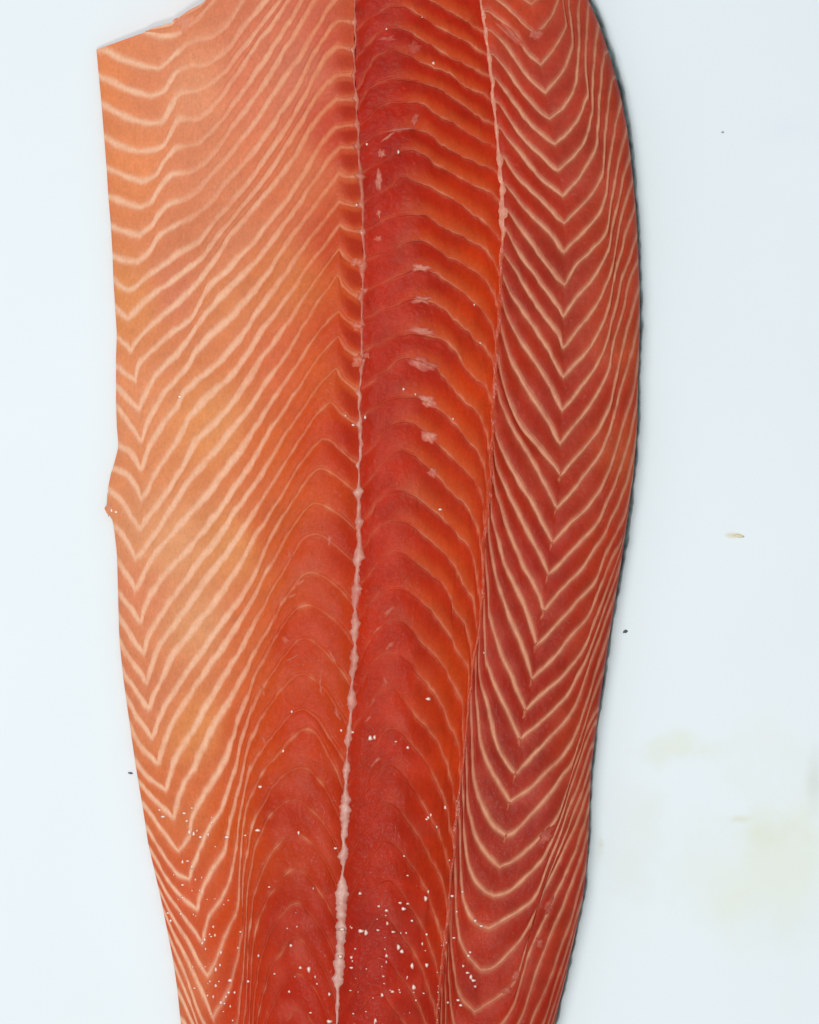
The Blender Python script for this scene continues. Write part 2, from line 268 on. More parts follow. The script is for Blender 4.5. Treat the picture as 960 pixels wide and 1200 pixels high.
RED = [(0,420),(200,415),(280,385),(400,362),(500,338),(600,322),(700,308),(800,298),(900,290),(1000,287),(1200,285)]
GAIN = {'A': (.96, .78, .58), 'B': (.96, .80, .34), 'C': (1.02, 1.15, 1.24)}
grid = {}
def flesh_raw(z, gx, gy):
    key = (z, gx, gy)
    if key in grid: return grid[key]
    x, y = gx*12, gy*12; sw = 0; r = [0, 0, 0]
    for px, py, a, b, c in CPL[z]:
        q = 1/(((x-px)**2+(y-py)**2)+260)**1.7
        sw += q; r[0] += a*q; r[1] += b*q; r[2] += c*q
    grid[key] = tuple(v/sw for v in r); return grid[key]
def flesh(z, x, y):
    gx, gy = math.floor(x/12), math.floor(y/12); fx, fy = x/12-gx, y/12-gy
    a, b, c, d = flesh_raw(z, gx, gy), flesh_raw(z, gx+1, gy), flesh_raw(z, gx, gy+1), flesh_raw(z, gx+1, gy+1)
    k = 1+.13*n2(x, y, 30, 11)+.11*n2(x, y, 11, 12)+.05*n2(x, y, 4, 13)
    g = GAIN[z]
    if z == 'C': k = 1+.55*(k-1)
    if z == 'B': k += .22*max(0, n2(x, y, 24, 15))*math.exp(-((x-472)/40)**2)
    hz = 0.0
    if z == 'C': hz = .38*max(0, n2(x, y, 26, 16)+.15)*sm(300, 330, x)*sm(408, 390, x)*sm(540, 640, y)
    if z == 'B': hz = .3*max(0, n2(x, y, 26, 17)+.1)*math.exp(-((x-474)/30)**2)
    if z == 'A': hz = .30*max(0, n2(x, y, 30, 18)+.05)
    HZ = lin((206,92,70))
    if z == 'C':
        u = sm(interp(RED, y)-50, interp(RED, y)+25, x); g = (g[0]*(1-.05*u), g[1]*(1-.27*u), g[2]*(1-.6*u))
    return [((a[i]*(1-fx)+b[i]*fx)*(1-fy)+(c[i]*(1-fx)+d[i]*fx)*fy)*k*g[i]*(1-hz)+HZ[i]*hz for i in range(3)]
FAT = {'A': lin((214,144,110)), 'B': lin((216,120,86)), 'C': lin((240,182,146)), 'Ci': lin((224,138,98))}
def fat(z, x, y):
    """strength and colour of the fat here: bright in the belly, faint over the loin"""
    if z == 'A':
        s = .92*(0.55+0.45*sm(0, 30, x-fS(y)))*(1-.35*sm(45, 5, fE(y)-x))*(1-.35*sm(1050, 1180, y))
        s *= 1-.35*sm(110, 20, y)*sm(70,20,abs(x-640))
        c = FAT['A']
    elif z == 'B':
        u = (x-fM(y))/(fS(y)-fM(y))
        d = sm(760, 520, y); s = .16+.08*d+(.72-.08*d)*sm(.42-.12*d, .68-.1*d, u)-.22*sm(.9, 1, u)
        s *= 1-.62*sm(780, 960, y)*(1-.5*sm(.6,.9,u))
        s *= .72+.8*n2(x, y, 17, 41)
        c = FAT['B']
    else:
        r = interp(RED, y); u = sm(r-45, r+25, x)
        s = .95*(1-u)+u*(.26-.19*sm(560, 740, y)+.75*max(0, n2(x, y, 15, 43)-.05))
        if y < 300: s = max(s, .7)
        s *= 1-.62*sm(195, 225, x)*sm(330, 262, x)*sm(330, 240, y)
        s *= 1-.2*sm(300, 380, x)*sm(420, 300, y)
        s *= 1-.35*sm(215, 260, x)*sm(1020,1120,y)
        s = max(s, (.62+.3*n2(x, y, 12, 49))*sm(36, 4, fM(y)-x)*sm(600, 480, y))
        d = sm(250, 390, x)
        c = tuple(FAT['C'][i]*(1-d)+FAT['Ci'][i]*d for i in range(3))
    return max(0, min(1, s*(1+.34*n2(x, y, 13, 47)+.2*n2(x, y, 5, 48)))), c
def fat_width(z, x, y, t):
    if z == 'A':
        return (5.0-1.5*sm(120, 30, fE(y)-x)*1.0-1.6*sm(35, 5, x-fS(y)))*(1+.42*n2(x, y, 14, 51))*(1-.25*sm(1000,1150,y))
    if z == 'B':
        return 2.9*(1+.35*n2(x, y, 9, 52)+1.6*max(0, n2(x, y, 13, 54)-.05))
    k = 6.0+1.2*sm(190, 230, x)*sm(330, 280, x)*sm(270, 340, y)
    r = interp(RED, y); k -= 2.2*sm(r-60, r+10, x)
    if x < 175 and y < 310: k += .8
    k = k*(1-.42*sm(860, 1020, y))*(1+.45*n2(x, y, 14, 53))
    return k+(5.5*math.exp(-(fM(y)-x)/5.0)+1.5*math.exp(-((fM(y)-x-24)/6)**2))*sm(600, 480, y)

# ---------------------------------------------------------------- materials
def flesh_material(name, rough, bump, wet=.09):
    m, nt, b = nodes(name); N = nt.nodes.new; L = nt.links.new
    at = N('ShaderNodeAttribute'); at.attribute_name = 'Col'
    tc = N('ShaderNodeTexCoord')
    mp = N('ShaderNodeMapping'); mp.inputs['Scale'].default_value = (1300, 420, 400); L(tc.outputs['Object'], mp.inputs[0])
    n1 = N('ShaderNodeTexNoise'); n1.inputs['Scale'].default_value = 1; n1.inputs['Detail'].default_value = 3; L(mp.outputs[0], n1.inputs[0])
    n2_ = N('ShaderNodeTexNoise'); n2_.inputs['Scale'].default_value = 900; n2_.inputs['Detail'].default_value = 4; L(tc.outputs['Object'], n2_.inputs[0])
    ad = N('ShaderNodeMath'); ad.operation = 'ADD'; L(n1.outputs[0], ad.inputs[0]); L(n2_.outputs[0], ad.inputs[1])
    mr = N('ShaderNodeMapRange'); mr.inputs[1].default_value = .65; mr.inputs[2].default_value = 1.35; mr.inputs[3].default_value = .90; mr.inputs[4].default_value = 1.10; L(ad.outputs[0], mr.inputs[0])
    mx = N('ShaderNodeVectorMath'); mx.operation = 'SCALE'; L(at.outputs['Color'], mx.inputs[0]); L(mr.outputs[0], mx.inputs['Scale'])
    L(mx.outputs[0], b.inputs['Base Color'])
    b.inputs['Roughness'].default_value = rough; b.inputs['Specular IOR Level'].default_value = .05
    b.inputs['Coat Weight'].default_value = wet; b.inputs['Coat Roughness'].default_value = .09; b.inputs['Coat IOR'].default_value = 1.4
    n3 = N('ShaderNodeTexNoise'); n3.inputs['Scale'].default_value = 520; n3.inputs['Detail'].default_value = 4; L(tc.outputs['Object'], n3.inputs[0])
    bp = N('ShaderNodeBump'); bp.inputs['Strength'].default_value = bump; bp.inputs['Distance'].default_value = .0006
    L(n3.outputs[0], bp.inputs['Height']); L(bp.outputs[0], b.inputs['Normal'])
    n5 = N('ShaderNodeTexNoise'); n5.inputs['Scale'].default_value = 430; n5.inputs['Detail'].default_value = 2; L(tc.outputs['Object'], n5.inputs[0])
    bq = N('ShaderNodeBump'); bq.inputs['Strength'].default_value = .55; bq.inputs['Distance'].default_value = .0011
    L(n5.outputs[0], bq.inputs['Height']); L(bp.outputs[0], bq.inputs['Normal']); L(bq.outputs[0], b.inputs['Coat Normal'])
    return m
M_flesh = flesh_material('salmon_flesh', .42, .35)
M_fat = flesh_material('salmon_fat', .40, .25)

# ---------------------------------------------------------------- the fillet
def thing(name, label, cat, loc=(0,0,0)):
    o = bpy.data.objects.new(name, None); COL.objects.link(o); o.location = loc
    o.empty_display_size = .02; o['label'] = label; o['category'] = cat; return o
fillet = thing('salmon_fillet', 'raw orange red salmon fillet with pale fat lines, lying flesh side up on white board', 'fish fillet')

def mesh_obj(name, verts, faces, cols, mat, parent=None, smooth=None):
    me = bpy.data.meshes.new(name); me.from_pydata(verts, [], faces)
    if cols:
        a = me.color_attributes.new('Col', 'FLOAT_COLOR', 'POINT')
        a.data.foreach_set('color', [v for c in cols for v in (c[0], c[1], c[2], 1.0)])
    me.materials.append(mat)
    me.polygons.foreach_set('use_smooth', [True if smooth is None else smooth(i) for i in range(len(faces))])
    me.update()
    o = bpy.data.objects.new(name, me); COL.objects.link(o)
    if parent: o.parent = parent
    return o

def strip(name, rows, mat, bottom, nsmooth_top=True):
    """rows[i] = list of (x, y, h, colour) across; a closed slab whose underside lies at 'bottom' (callable x,y,h)"""
    n, m = len(rows), len(rows[0]); vs = []; cs = []; fs = []
    for r in rows:
        for x, y, h, c in r: vs.append(W3(x, y, h)); cs.append(c)
    for i in range(n-1):
        for j in range(m-1):
            a = i*m+j; fs.append((a, a+1, a+m+1, a+m))
    top = len(fs)
    loop = [(0, j) for j in range(m)]+[(i, m-1) for i in range(1, n)]+[(n-1, j) for j in range(m-2, -1, -1)]+[(i, 0) for i in range(n-2, 0, -1)]
    base = len(vs)
    cx = sum(r[m//2][0] for r in rows)/n; cy = sum(r[m//2][1] for r in rows)/n
    top_idx = len(vs)
    for i, j in loop:                       # doubled rim so the top keeps a crisp edge
        x, y, h, c = rows[i][j]; vs.append(W3(x, y, h)); cs.append(c)
    low = len(vs)
    for i, j in loop:
        x, y, h, c = rows[i][j]; mid = rows[i][m//2]
        dx, dy = mid[0]-x, mid[1]-y; dl = math.hypot(dx, dy) or 1; q = min(.25, .4/dl)
        vs.append(W3(x+dx*q, y+dy*q, bottom(x, y, h))); cs.append(c)
    Ln = len(loop)
    for q in range(Ln):
        p = (q+1) % Ln; fs.append((top_idx+p, top_idx+q, low+q, low+p))
    # underside strip
    def lo(i, j):
        return low + (j if i == 0 else (m-1+i if j == m-1 else 0))
    idx = {ij: low+k for k, ij in enumerate(loop)}
    for i in range(n-1):
        fs.append((idx[(i, 0)], idx[(i+1, 0)], idx[(i+1, m-1)], idx[(i, m-1)]))
    return mesh_obj(name, vs, fs, cs, mat, fillet, lambda k: k < top)

def mixc(a, b, s): return tuple(a[i]*(1-s)+b[i]*s for i in range(3))
def AM(u, y):
    d = sm(820, 560, y); return sm(.3-.12*d, .6-.08*d, u)*sm(1, .86, u)
PROF = [0, .045, .10, .17, .27, .38, .5, .62, .73, .83, .90, .955, 1]
def build_family(lines, z):
    n = len(lines[0])
    half = []                                   # share of the gap (above, below) that each fat line takes
    for k, P in enumerate(lines):
        up, dn = [], []
        for i in range(n):
            x, y = P[i]; a = P[max(0, i-2)]; b = P[min(n-1, i+2)]
            tx, ty = b[0]-a[0], b[1]-a[1]; tl = math.hypot(tx, ty) or 1
            wd = fat_width(z, x, y, i/(n-1))/2
            def share(Q):
                if Q is None: return .15
                dd = min(abs((Q[j][0]-x)*ty-(Q[j][1]-y)*tx)/tl for j in (i,))
                return min(.24, wd/max(dd, .01))
            up.append(share(lines[k-1] if k else None)); dn.append(share(lines[k+1] if k+1 < len(lines) else None))
        half.append((up, dn))
    for k in range(len(lines)-1):
        P, Q = lines[k], lines[k+1]; rows = []
        for i in range(n):
            a = half[k][1][i]; b = 1-half[k+1][0][i]; r = []
            gap = math.hypot(Q[i][0]-P[i][0], Q[i][1]-P[i][1])
            sl = min(1.0, gap/14)
            for q in PROF:
                v = a+(b-a)*q
                x = P[i][0]*(1-v)+Q[i][0]*v; y = P[i][1]*(1-v)+Q[i][1]*v
                if z == 'C' and i == 0 and y > 80: x = fL(y)
                if z == 'A' and i == n-1: x = fE(y)
                if z != 'C' and i == 0: x = (fS if z == 'A' else fM)(y)+1
                if z == 'B' and i == n-1: x = fS(y)-1
                bl = math.sin(q*math.pi)
                if z == 'B':
                    u = (x-fM(y))/(fS(y)-fM(y)); am = AM(u, y)
                    h = height(x, y)+sl*(.6*bl+am*(4.6*q**1.4-1.2))
                else:
                    h = height(x, y)+sl*(1.3*bl**.7+(1.6*sm(40, 10, fM(y)-x)*(q-.5) if y < 620 else 0)+(1.2*sm(interp(RED, y)-30, interp(RED, y)+20, x)*(q-.4)))
                s, fc = fat(z, x, y)
                ed = max(math.exp(-(q/.06)**2)*.55, math.exp(-((1-q)/.06)**2)*.55)
                tint = max(math.exp(-(q/.2)**2), math.exp(-((1-q)/.2)**2))*.12
                c = mixc(flesh(z, x, y), fc, s*max(ed, tint))
                if z == 'C' and y < 620:         # dark red pockets between the shoulders beside the centre seam
                    c = mixc(c, lin((168,40,22)), .75*sm(34, 12, fM(y)-x)*sm(.12, .3, q)*sm(1, .62, q)*sm(620, 480, y)*sm(20, 110, y))
                if z == 'B':                     # loin flakes turn orange towards the lower lip, darker red towards the upper edge
                    c = mixc(c, lin((208,88,40)), .5*am*sm(.35, .95, q)*sm(1000, 600, y)); c = mixc(c, lin((160,30,18)), .35*am*sm(.42, .05, q)*sm(900, 600, y))
                r.append((x, y, h, c))
            rows.append(r)
        strip('flesh_flake', rows, M_flesh, lambda x, y, h: 2.5)
    for k in range(len(lines)):
        P = lines[k]; U = lines[k-1] if k else None; D = lines[k+1] if k+1 < len(lines) else None; rows = []
        for i in range(n):
            x0, y0 = P[i]; r = []
            for q in (-1, -.5, 0, .5, 1):
                T, sh = (U, half[k][0][i]) if q < 0 else (D, half[k][1][i])
                if T is None: x, y = x0, y0+q*.5
                else: v = abs(q)*sh; x = x0*(1-v)+T[i][0]*v; y = y0*(1-v)+T[i][1]*v
                s, fc = fat(z, x, y)
                h = height(x, y)+.45*(1-q*q)
                if z == 'B':
                    u = (x-fM(y))/(fS(y)-fM(y)); am = AM(u, y)
                    h += am*(3.4 if q <= 0 else 3.4-4.6*q)*min(1, math.hypot((D or U)[i][0]-x0, (D or U)[i][1]-y0)/14)
                cs_ = mixc(flesh(z, x, y), fc, s*(1-.5*abs(q)**2.2))
                r.append((x, y, h, cs_))
            rows.append(r)
        strip('fat_line', rows, M_fat, lambda x, y, h: 3.0)
build_family(linesA, 'A'); build_family(linesB, 'B'); build_family(linesC, 'C')

# seams: the white centre seam and the side seam
CW = [(-110,2),(0,2),(20,4),(30,3),(55,4),(70,2),(85,5),(100,2.5),(118,6),(132,3),(146,6),(160,3),(172,8),(185,4),(205,9),(215,7),(240,6),(252,4),(272,6),(290,4),(303,6),(312,10),(322,6),(332,3),(345,8),(356,4),(372,4),(380,10),(395,3),(412,6),(424,9),(440,4),(455,3),(462,6),(480,4),(497,7),(510,5),(528,7),(542,4),(560,3),(575,10),(590,5),(605,9),(611,13),(622,4),(640,7),(653,13),(664,6),(672,5),(690,12),(700,9),(715,3),(730,12),(740,11),(755,3),(772,11),(784,10),(793,4),(806,3),(816,9),(825,12),(836,3),(850,4),(860,8),(868,9),(876,4),(885,2),(893,5),(902,10),(915,5),(925,4),(940,13),(950,14),(960,10),(970,7),(978,9),(987,4),(996,9),(1005,13),(1010,7),(1015,2.5),(1024,3),(1036,12),(1050,14),(1070,13),(1080,9),(1095,13),(1110,9),(1130,14),(1148,14),(1157,7),(1166,4),(1180,5),(1200,3),(1300,4),(1420,3)]
CWL = curve([(b, a) for a, b in CW])
ENDS = [P[-1][1] for P in linesC if -110 < P[-1][1] < 610]
rows = []; y = TOP
def seam_col(y): 
    c = mixc(lin((222,144,116)), lin((212,148,130)), sm(280, 620, y)); return mixc(c, lin((220,174,158)), sm(880, 1000, y))
while y <= BOT:
    nod = sum(math.exp(-((y-ye)/3.6)**2) for ye in ENDS) if y < 620 else 0
    x0 = fM(y)+n2(0, y, 18, 3)*1.6-1.6*nod; wd = 5.5*nod*(.7+.6*n2(8, y, 15, 33))+max(1.8, interp(CWL, y)*(1+.15*n2(3, y, 7, 4))*(1-.25*sm(640, 560, y))); r = []
    j1 = 1+.4*n2(5, y, 10, 5)+.4*n2(5, y, 3.5, 7); j2 = 1+.4*n2(9, y, 10, 6)+.4*n2(9, y, 3.5, 8)
    for q in (-1, -.8, -.4, 0, .4, .8, 1):
        x = x0+q*wd/2*(j1 if q < 0 else j2); e = abs(q)
        base = height(x, y)+.3
        c = mixc(flesh('B', x, y), seam_col(y), (.5+.3*min(1, nod)*sm(620, 560, y)+.42*sm(300,600,y))*(1-.6*e**3)*(.85+.4*n2(x, y, 7, 21)))
        r.append((x, y, base+(1-e*e)*min(3.2, wd*.28)+.4, c))
    rows.append(r); y += 1.5
M_seam = flesh_material('seam_tissue', .34, .5, .5)
strip('centre_seam', rows, M_seam, lambda x, y, h: 4.0)
SW = curve([(4.5,-110),(4.5,0),(5.5,40),(5,75),(6.5,100),(4,130),(5,160),(6,190),(7,215),(10,240),(10,262),(5,275),(5,300),(6,340),(6,480),(5,600),(3.6,700),(3,800),(3,900),(4,960),(3,1000),(4,1060),(3,1200),(3,1420)])
rows = []; y = TOP
while y <= BOT:
    x0 = fS(y)+n2(4, y, 16, 8)*1.4; wd = max(3.0, interp(SW, y)*(1+.5*n2(6, y, 11, 9)+.3*n2(6, y, 4, 19))); r = []
    s = (.85 if y < 262 else .85-.5*sm(262, 310, y))*(1-.3*sm(820, 900, y)*(1+2*n2(1, y, 15, 23)))
    fc = mixc(lin((222,150,120)), lin((206,92,44)), sm(262, 330, y)); fc = mixc(fc, lin((212,116,74)), sm(820, 940, y))
    for q in (-1, -.7, 0, .7, 1):
        x = x0+q*wd/2; h = height(x, y)+.4+(1-q*q)*(1.1-.7*sm(280, 340, y))
        r.append((x, y, h, mixc(flesh('B' if q < 0 else 'A', x, y), fc, s*(1-.45*q*q)*(1+.2*n2(x, y, 9, 22)))))
    rows.append(r); y += 1.8
strip('side_seam', rows, M_seam, lambda x, y, h: 4.0)

from mathutils.bvhtree import BVHTree
def make_bvh():
    bv = []; bf = []
    for o in fillet.children:
        me = o.data; b0 = len(bv); bv += [v.co.copy() for v in me.vertices]
        bf += [tuple(b0+i for i in p.vertices) for p in me.polygons if p.use_smooth]
    return BVHTree.FromPolygons(bv, bf)
SURF = make_bvh()
def onflesh(x, y, lift):
    """point on the flesh below photo pixel (x, y), raised by 'lift' pixels"""
    o = Vector((0, 0, DIST)); t = Vector(W3(x, y, 0)); hit = SURF.ray_cast(o, (t-o).normalized())
    p = hit[0] if hit[0] is not None else Vector(W3(x, y, max(1, height(x, y))))
    return (p.x, p.y, p.z+lift*PX)
# silverskin scraps left on the loin: (x, y, rx, ry, angle, strength)
def patch(cx, cy, rx, ry, ang, s, col=(222,150,128), name='silverskin_scrap'):
    n = 28; ca, sa = math.cos(math.radians(ang)), math.sin(math.radians(ang)); vs=[]; cs=[]; fs=[]
    rings = (0, .2, .4, .6, .8, 1.0)
    for ri, rr in enumerate(rings):
        for k in range(n if ri else 1):
            a = 2*math.pi*k/n; w_ = rr*(1+.75*n2(math.cos(a)*2+cx, math.sin(a)*2+cy, 1.1, 2))
            lx, ly = rx*w_*math.cos(a), ry*w_*math.sin(a); x = cx+lx*ca-ly*sa; y = cy+lx*sa+ly*ca
            z = 'A' if x > fS(y) else ('B' if x > fM(y) else 'C')
            hh = .8*(1-rr**2)-.12+.2*n2(x, y, 2, 63)
            st = .9*s*(1-rr**2)*(1+.7*n2(x, y, 4, 61)+.6*n2(lx, ly, 1.6, 62))
            vs.append(onflesh(x, y, hh)); cs.append(mixc(flesh(z, x, y), lin(col), max(0, min(1, st))))
    for k in range(n): fs.append((0, 1+(k+1) % n, 1+k))
    for ri in range(4):
        for k in range(n):
            a = 1+ri*n+k; b = 1+ri*n+(k+1) % n; fs.append((a, b, b+n, a+n))
    fs = [tuple(reversed(f)) for f in fs]
    mesh_obj(name, vs, fs, cs, M_flesh, fillet)
for a in [(493,314,13,5,0,.85),(494,351,15,5,4,.7),(497,389,16,5,4,.7),(492,426,20,7,14,.62),(501,470,11,7,22,.9),(503,512,10,7,15,.95),(507,554,6,6,30,.7),
          (447,180,5,8,0,.7),(444,211,5,11,0,.75),(444,250,3,5,0,.7),(443,280,4,4,0,.6),(455,160,10,2.2,-35,.6),(470,152,18,2.4,-5,.5),(486,140,4,9,20,.45),(485,55,9,8,0,.25),(455,45,9,5,0,.3),
          (418,308,7,5,0,.7),(419,383,7,6,0,.6),(420,423,7,6,0,.6),(427,340,5,4,0,.8),(430,416,4,4,0,.7),(129,597,5,9,10,.5),(217,26,13,8,-20,.55),(600,42,24,5,42,.35),(628,40,7,6,0,.45),
          (640,980,12,7,-45,.3),(643,1062,6,10,20,.35),(605,1143,4,8,30,.4),(594,1160,7,4,-30,.4),(632,1105,4,7,-20,.3),
          (396,838,2.5,9,-25,.4),(376,803,2,12,-5,.35),(390,770,2,10,-30,.4),(386,632,3,6,0,.4),(340,650,3,6,-30,.3),(352,683,9,2,-30,.35),(343,698,6,2,-25,.4),(344,770,10,2,-28,.3),
          (455,717,8,4,-40,.35),(443,737,5,2.5,-40,.35),(457,757,8,3,-45,.35),(437,822,3,7,30,.3),(432,842,2,6,35,.35),(440,893,9,2.5,-45,.35),(452,800,4,7,0,.25),(335,750,4,5,-20,.25),(308,810,2,8,-15,.3),(310,868,2,10,-20,.3)]:
    patch(*a)

for P in linesA[17:29]:                       # short spurs below the chevron tips
    x, y = P[NA1]; patch(x-1.6, y+4.5, 1.9, 6.5, 14, .7, (212,130,96), 'fat_spur')

# glints as glossy beads, the highlight painted in as near-white centres (too small to pick apart: one part)
M_glint = flesh_material('glint_bead_mat', .22, .1); b = M_glint.node_tree.nodes['Principled BSDF']
b.inputs['Specular IOR Level'].default_value = .9
beads = []
for x, y, r in [(402,0,0),(423,1091,4.5),(429,1093,4.5),(467,1110,4.5),(471,1115,4),(483,1132,4.5),(485,1157,4.5),(362,1136,4.5),(473,1065,4),(469,1058,3),(478,1059,2.5),(499,1053,4.5),(453,1067,3),(444,1062,2.5),(454,1082,3),(443,1090,2.5),(461,1092,3),(453,1120,3),(412,1134,3),(412,1122,3),(399,1121,4),(401,1089,4),(386,1197,4.5),(440,1196,3.5),(341,1108,3),(352,1134,3),(339,1162,2.5),(386,1165,3),(448,1166,3.5),(460,1162,3),(502,1045,2.5),(483,1079,2.5),(500,1095,2.5),(495,1106,2.5),(500,1131,4),(474,1003,2.5),(422,1047,3),(350,976,3),(302,973,4),(305,922,3.5),(393,994,3),(522,946,3.5),(502,958,3),(505,955,2.5),(500,960,2.5),(434,865,4.5),(439,864,3.5),(478,876,3),(464,869,2),(502,819,4),(342,834,2.5),(332,880,3),(216,953,3),(225,947,2),(219,962,2.5),(222,975,4),(227,977,3.5),(235,981,3),(248,964,3),(244,978,3),(191,957,3.5),(187,949,2.5),(266,981,4),(214,1010,3),(220,1009,2.5),(225,1016,3),(214,1037,2.5),(214,1052,2.5),(212,1071,2.5),(200,1079,3),(197,1070,2.5),(250,1086,2.5),(252,1096,2.5),(240,1101,3),(237,1105,3),(241,1112,2),(259,1116,3),(253,1136,3.5),(258,1131,2.5),(253,1155,3),(246,1150,2),(270,1149,4),(275,1163,2.5),(268,1163,3),(265,1168,2.5),(259,1175,3.5),(250,1168,2.5),(247,1188,2),(226,1133,2),(228,1158,2),(291,1150,3),(303,1120,2.5),(209,1157,2.5),(190,1090,2),(549,1120,3),(548,1140,3),(552,1145,4),(555,1149,3.5),(557,1156,2.5),(551,1116,2.5),(564,1085,3),(557,1079,3),(542,1045,2.5),(530,1050,3),(532,1099,2.5),(543,1132,2.5),(537,1172,3),(540,1178,3),(495,20,1.5),(508,74,3),(430,169,2.5),(467,178,3),(418,240,2.5),(428,489,3),(414,498,3),(473,456,2.5),(487,462,2),(531,491,2),(516,597,3),(563,402,2),(211,465,3.5),(405,487,2),(556,357,2),(453,34,2),(567,765,2),(131,598,3.5),(136,600,3),(400,856,2.5),(413,858,3)]:
    if r and (x > fL(y)+3 or y < 700): beads.append((x, y, r))
for i in range(70):
    x = random.gauss(430, 75); y = random.gauss(1130, 60)
    if fL(y)+8 < x < 560 and y < 1290 and abs(x-fM(y)) > 9: beads.append((x, y, random.uniform(1.0, 2.3)))
for i in range(30):
    x = random.gauss(245, 22); y = random.gauss(1090, 60)
    if fL(y)+6 < x: beads.append((x, y, random.uniform(1.0, 2.0)))
vs = []; fs = []; cs = []
for x, y, r in beads:
    n = 10; b0 = len(vs); ex = random.uniform(.7, 1.4); ey = 1/ex
    c0 = onflesh(x, y, 0); z = 'A' if x > fS(y) else ('B' if x > fM(y) else 'C'); c1 = flesh(z, x, y)
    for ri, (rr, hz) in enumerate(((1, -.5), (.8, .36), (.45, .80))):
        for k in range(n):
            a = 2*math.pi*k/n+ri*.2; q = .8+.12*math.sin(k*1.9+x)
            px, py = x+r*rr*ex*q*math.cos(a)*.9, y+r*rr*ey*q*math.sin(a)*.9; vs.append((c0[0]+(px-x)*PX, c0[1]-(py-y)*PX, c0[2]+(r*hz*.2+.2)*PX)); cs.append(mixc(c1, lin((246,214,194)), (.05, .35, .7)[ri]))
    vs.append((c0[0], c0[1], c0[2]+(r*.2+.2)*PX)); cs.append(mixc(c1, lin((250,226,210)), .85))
    for ri in (0, 1):
        for k in range(n):
            a = b0+ri*n+k; c = b0+ri*n+(k+1) % n; fs.append((a, a+n, c+n, c))
    for k in range(n): fs.append((b0+2*n+k, b0+3*n, b0+2*n+(k+1) % n))
    fs.append(tuple(b0+k for k in range(n)))
wb = mesh_obj('glint_bead', vs, fs, cs, M_glint, fillet, lambda k: len(fs[k]) < 5); wb['kind'] = 'stuff'

# skin underneath: shows as a dark rim along the right side
M_skin, nt, b = nodes('fish_skin'); N = nt.nodes.new; L = nt.links.new
tc = N('ShaderNodeTexCoord'); nz = N('ShaderNodeTexNoise'); nz.inputs['Scale'].default_value = 260; nz.inputs['Detail'].default_value = 5; L(tc.outputs['Object'], nz.inputs[0])
cr = N('ShaderNodeValToRGB'); cr.color_ramp.elements[0].color = (.007, .011, .012, 1); cr.color_ramp.elements[1].color = (.085, .125, .115, 1); cr.color_ramp.elements[0].position = .35; cr.color_ramp.elements[1].position = .7
L(nz.outputs[0], cr.inputs[0]); L(cr.outputs[0], b.inputs['Base Color']); b.inputs['Roughness'].default_value = .35
rows = []; y = TOP
def rim(y): return max(1.2, 2.9+2.6*sm(300, 60, y)+1.7*n2(2, y, 31, 71)+1.5*n2(2, y, 9, 72)+1.4*sm(540, 600, y)*sm(720, 680, y)-1.0*sm(880, 940, y)*sm(1120, 1060, y))
vs = []; fs = []; K = 0
ys = []
CUT = [(-110,297),(-100,292),(-80,285),(-40,262),(0,240),(12,222),(27,200),(37,172),(58,116),(66,114)]
while y <= BOT: ys.append(y); y += 3
for y in ys:
    l, e, rw = max(fL(max(y+d, 62)) for d in (-16, -8, 0, 8, 16))+4, fE(y), rim(y)
    if y < 66: l = max(interp(CUT, y), interp(CUT, y+4))+7
    sec = [(l, .6), ((l+e)/2, .6), (e-6, .6), (e+rw*.55, 2.0), (e+rw, 9), (e+rw*.9, 21), (e+rw*.4, 28.5), (e-1.5, 29.2), (e-1.2, 4), ((l+e)/2, 1.9), (l+1, 1.9)]
    for x, h in sec: vs.append(W3(x, y, h))
    K = len(sec)
for i in range(len(ys)-1):
    for j in range(K):
        a = i*K+j; c = i*K+(j+1) % K; fs.append((a, a+K, c+K, c))
fs.append(tuple(range(K))); fs.append(tuple(reversed(range((len(ys)-1)*K, len(ys)*K))))
mesh_obj('skin', vs, fs, None, M_skin, fillet)

# ---------------------------------------------------------------- the board it lies on
M_board, nt, b = nodes('white_plastic'); N = nt.nodes.new; L = nt.links.new
tc = N('ShaderNodeTexCoord')
base = (.825, .86, .864)
def spot(px, py, rx, ry, rgb, amt, prev, seed=0.0, scale=70):
    """a stain with a ragged outline lying at one place on the board"""
    mp = N('ShaderNodeMapping'); c = W3(px, py, 0)
    mp.inputs['Location'].default_value = (-c[0]/(rx*PX), -c[1]/(ry*PX), 0); mp.inputs['Scale'].default_value = (1/(rx*PX), 1/(ry*PX), 0); L(tc.outputs['Object'], mp.inputs[0])
    ln = N('ShaderNodeVectorMath'); ln.operation = 'LENGTH'; L(mp.outputs[0], ln.inputs[0])
    nz = N('ShaderNodeTexNoise'); nz.inputs['Scale'].default_value = scale; nz.inputs['Detail'].default_value = 5; L(tc.outputs['Object'], nz.inputs[0])
    ad = N('ShaderNodeMath'); ad.operation = 'MULTIPLY_ADD'; L(nz.outputs[0], ad.inputs[0]); ad.inputs[1].default_value = 1.9; L(ln.outputs['Value'], ad.inputs[2])
    mr = N('ShaderNodeMapRange'); mr.interpolation_type = 'SMOOTHSTEP'; mr.inputs[1].default_value = 1.9; mr.inputs[2].default_value = .75; mr.inputs[3].default_value = 0; mr.inputs[4].default_value = amt; L(ad.outputs[0], mr.inputs[0])
    mx = N('ShaderNodeMix'); mx.data_type = 'RGBA'; L(mr.outputs[0], mx.inputs[0]); L(prev, mx.inputs[6]); mx.inputs[7].default_value = rgb+(1,)
    return mx.outputs[2]
nz = N('ShaderNodeTexNoise'); nz.inputs['Scale'].default_value = 12; nz.inputs['Detail'].default_value = 6; L(tc.outputs['Object'], nz.inputs[0])
cr = N('ShaderNodeValToRGB'); cr.color_ramp.elements[0].position = .3; cr.color_ramp.elements[1].position = .7
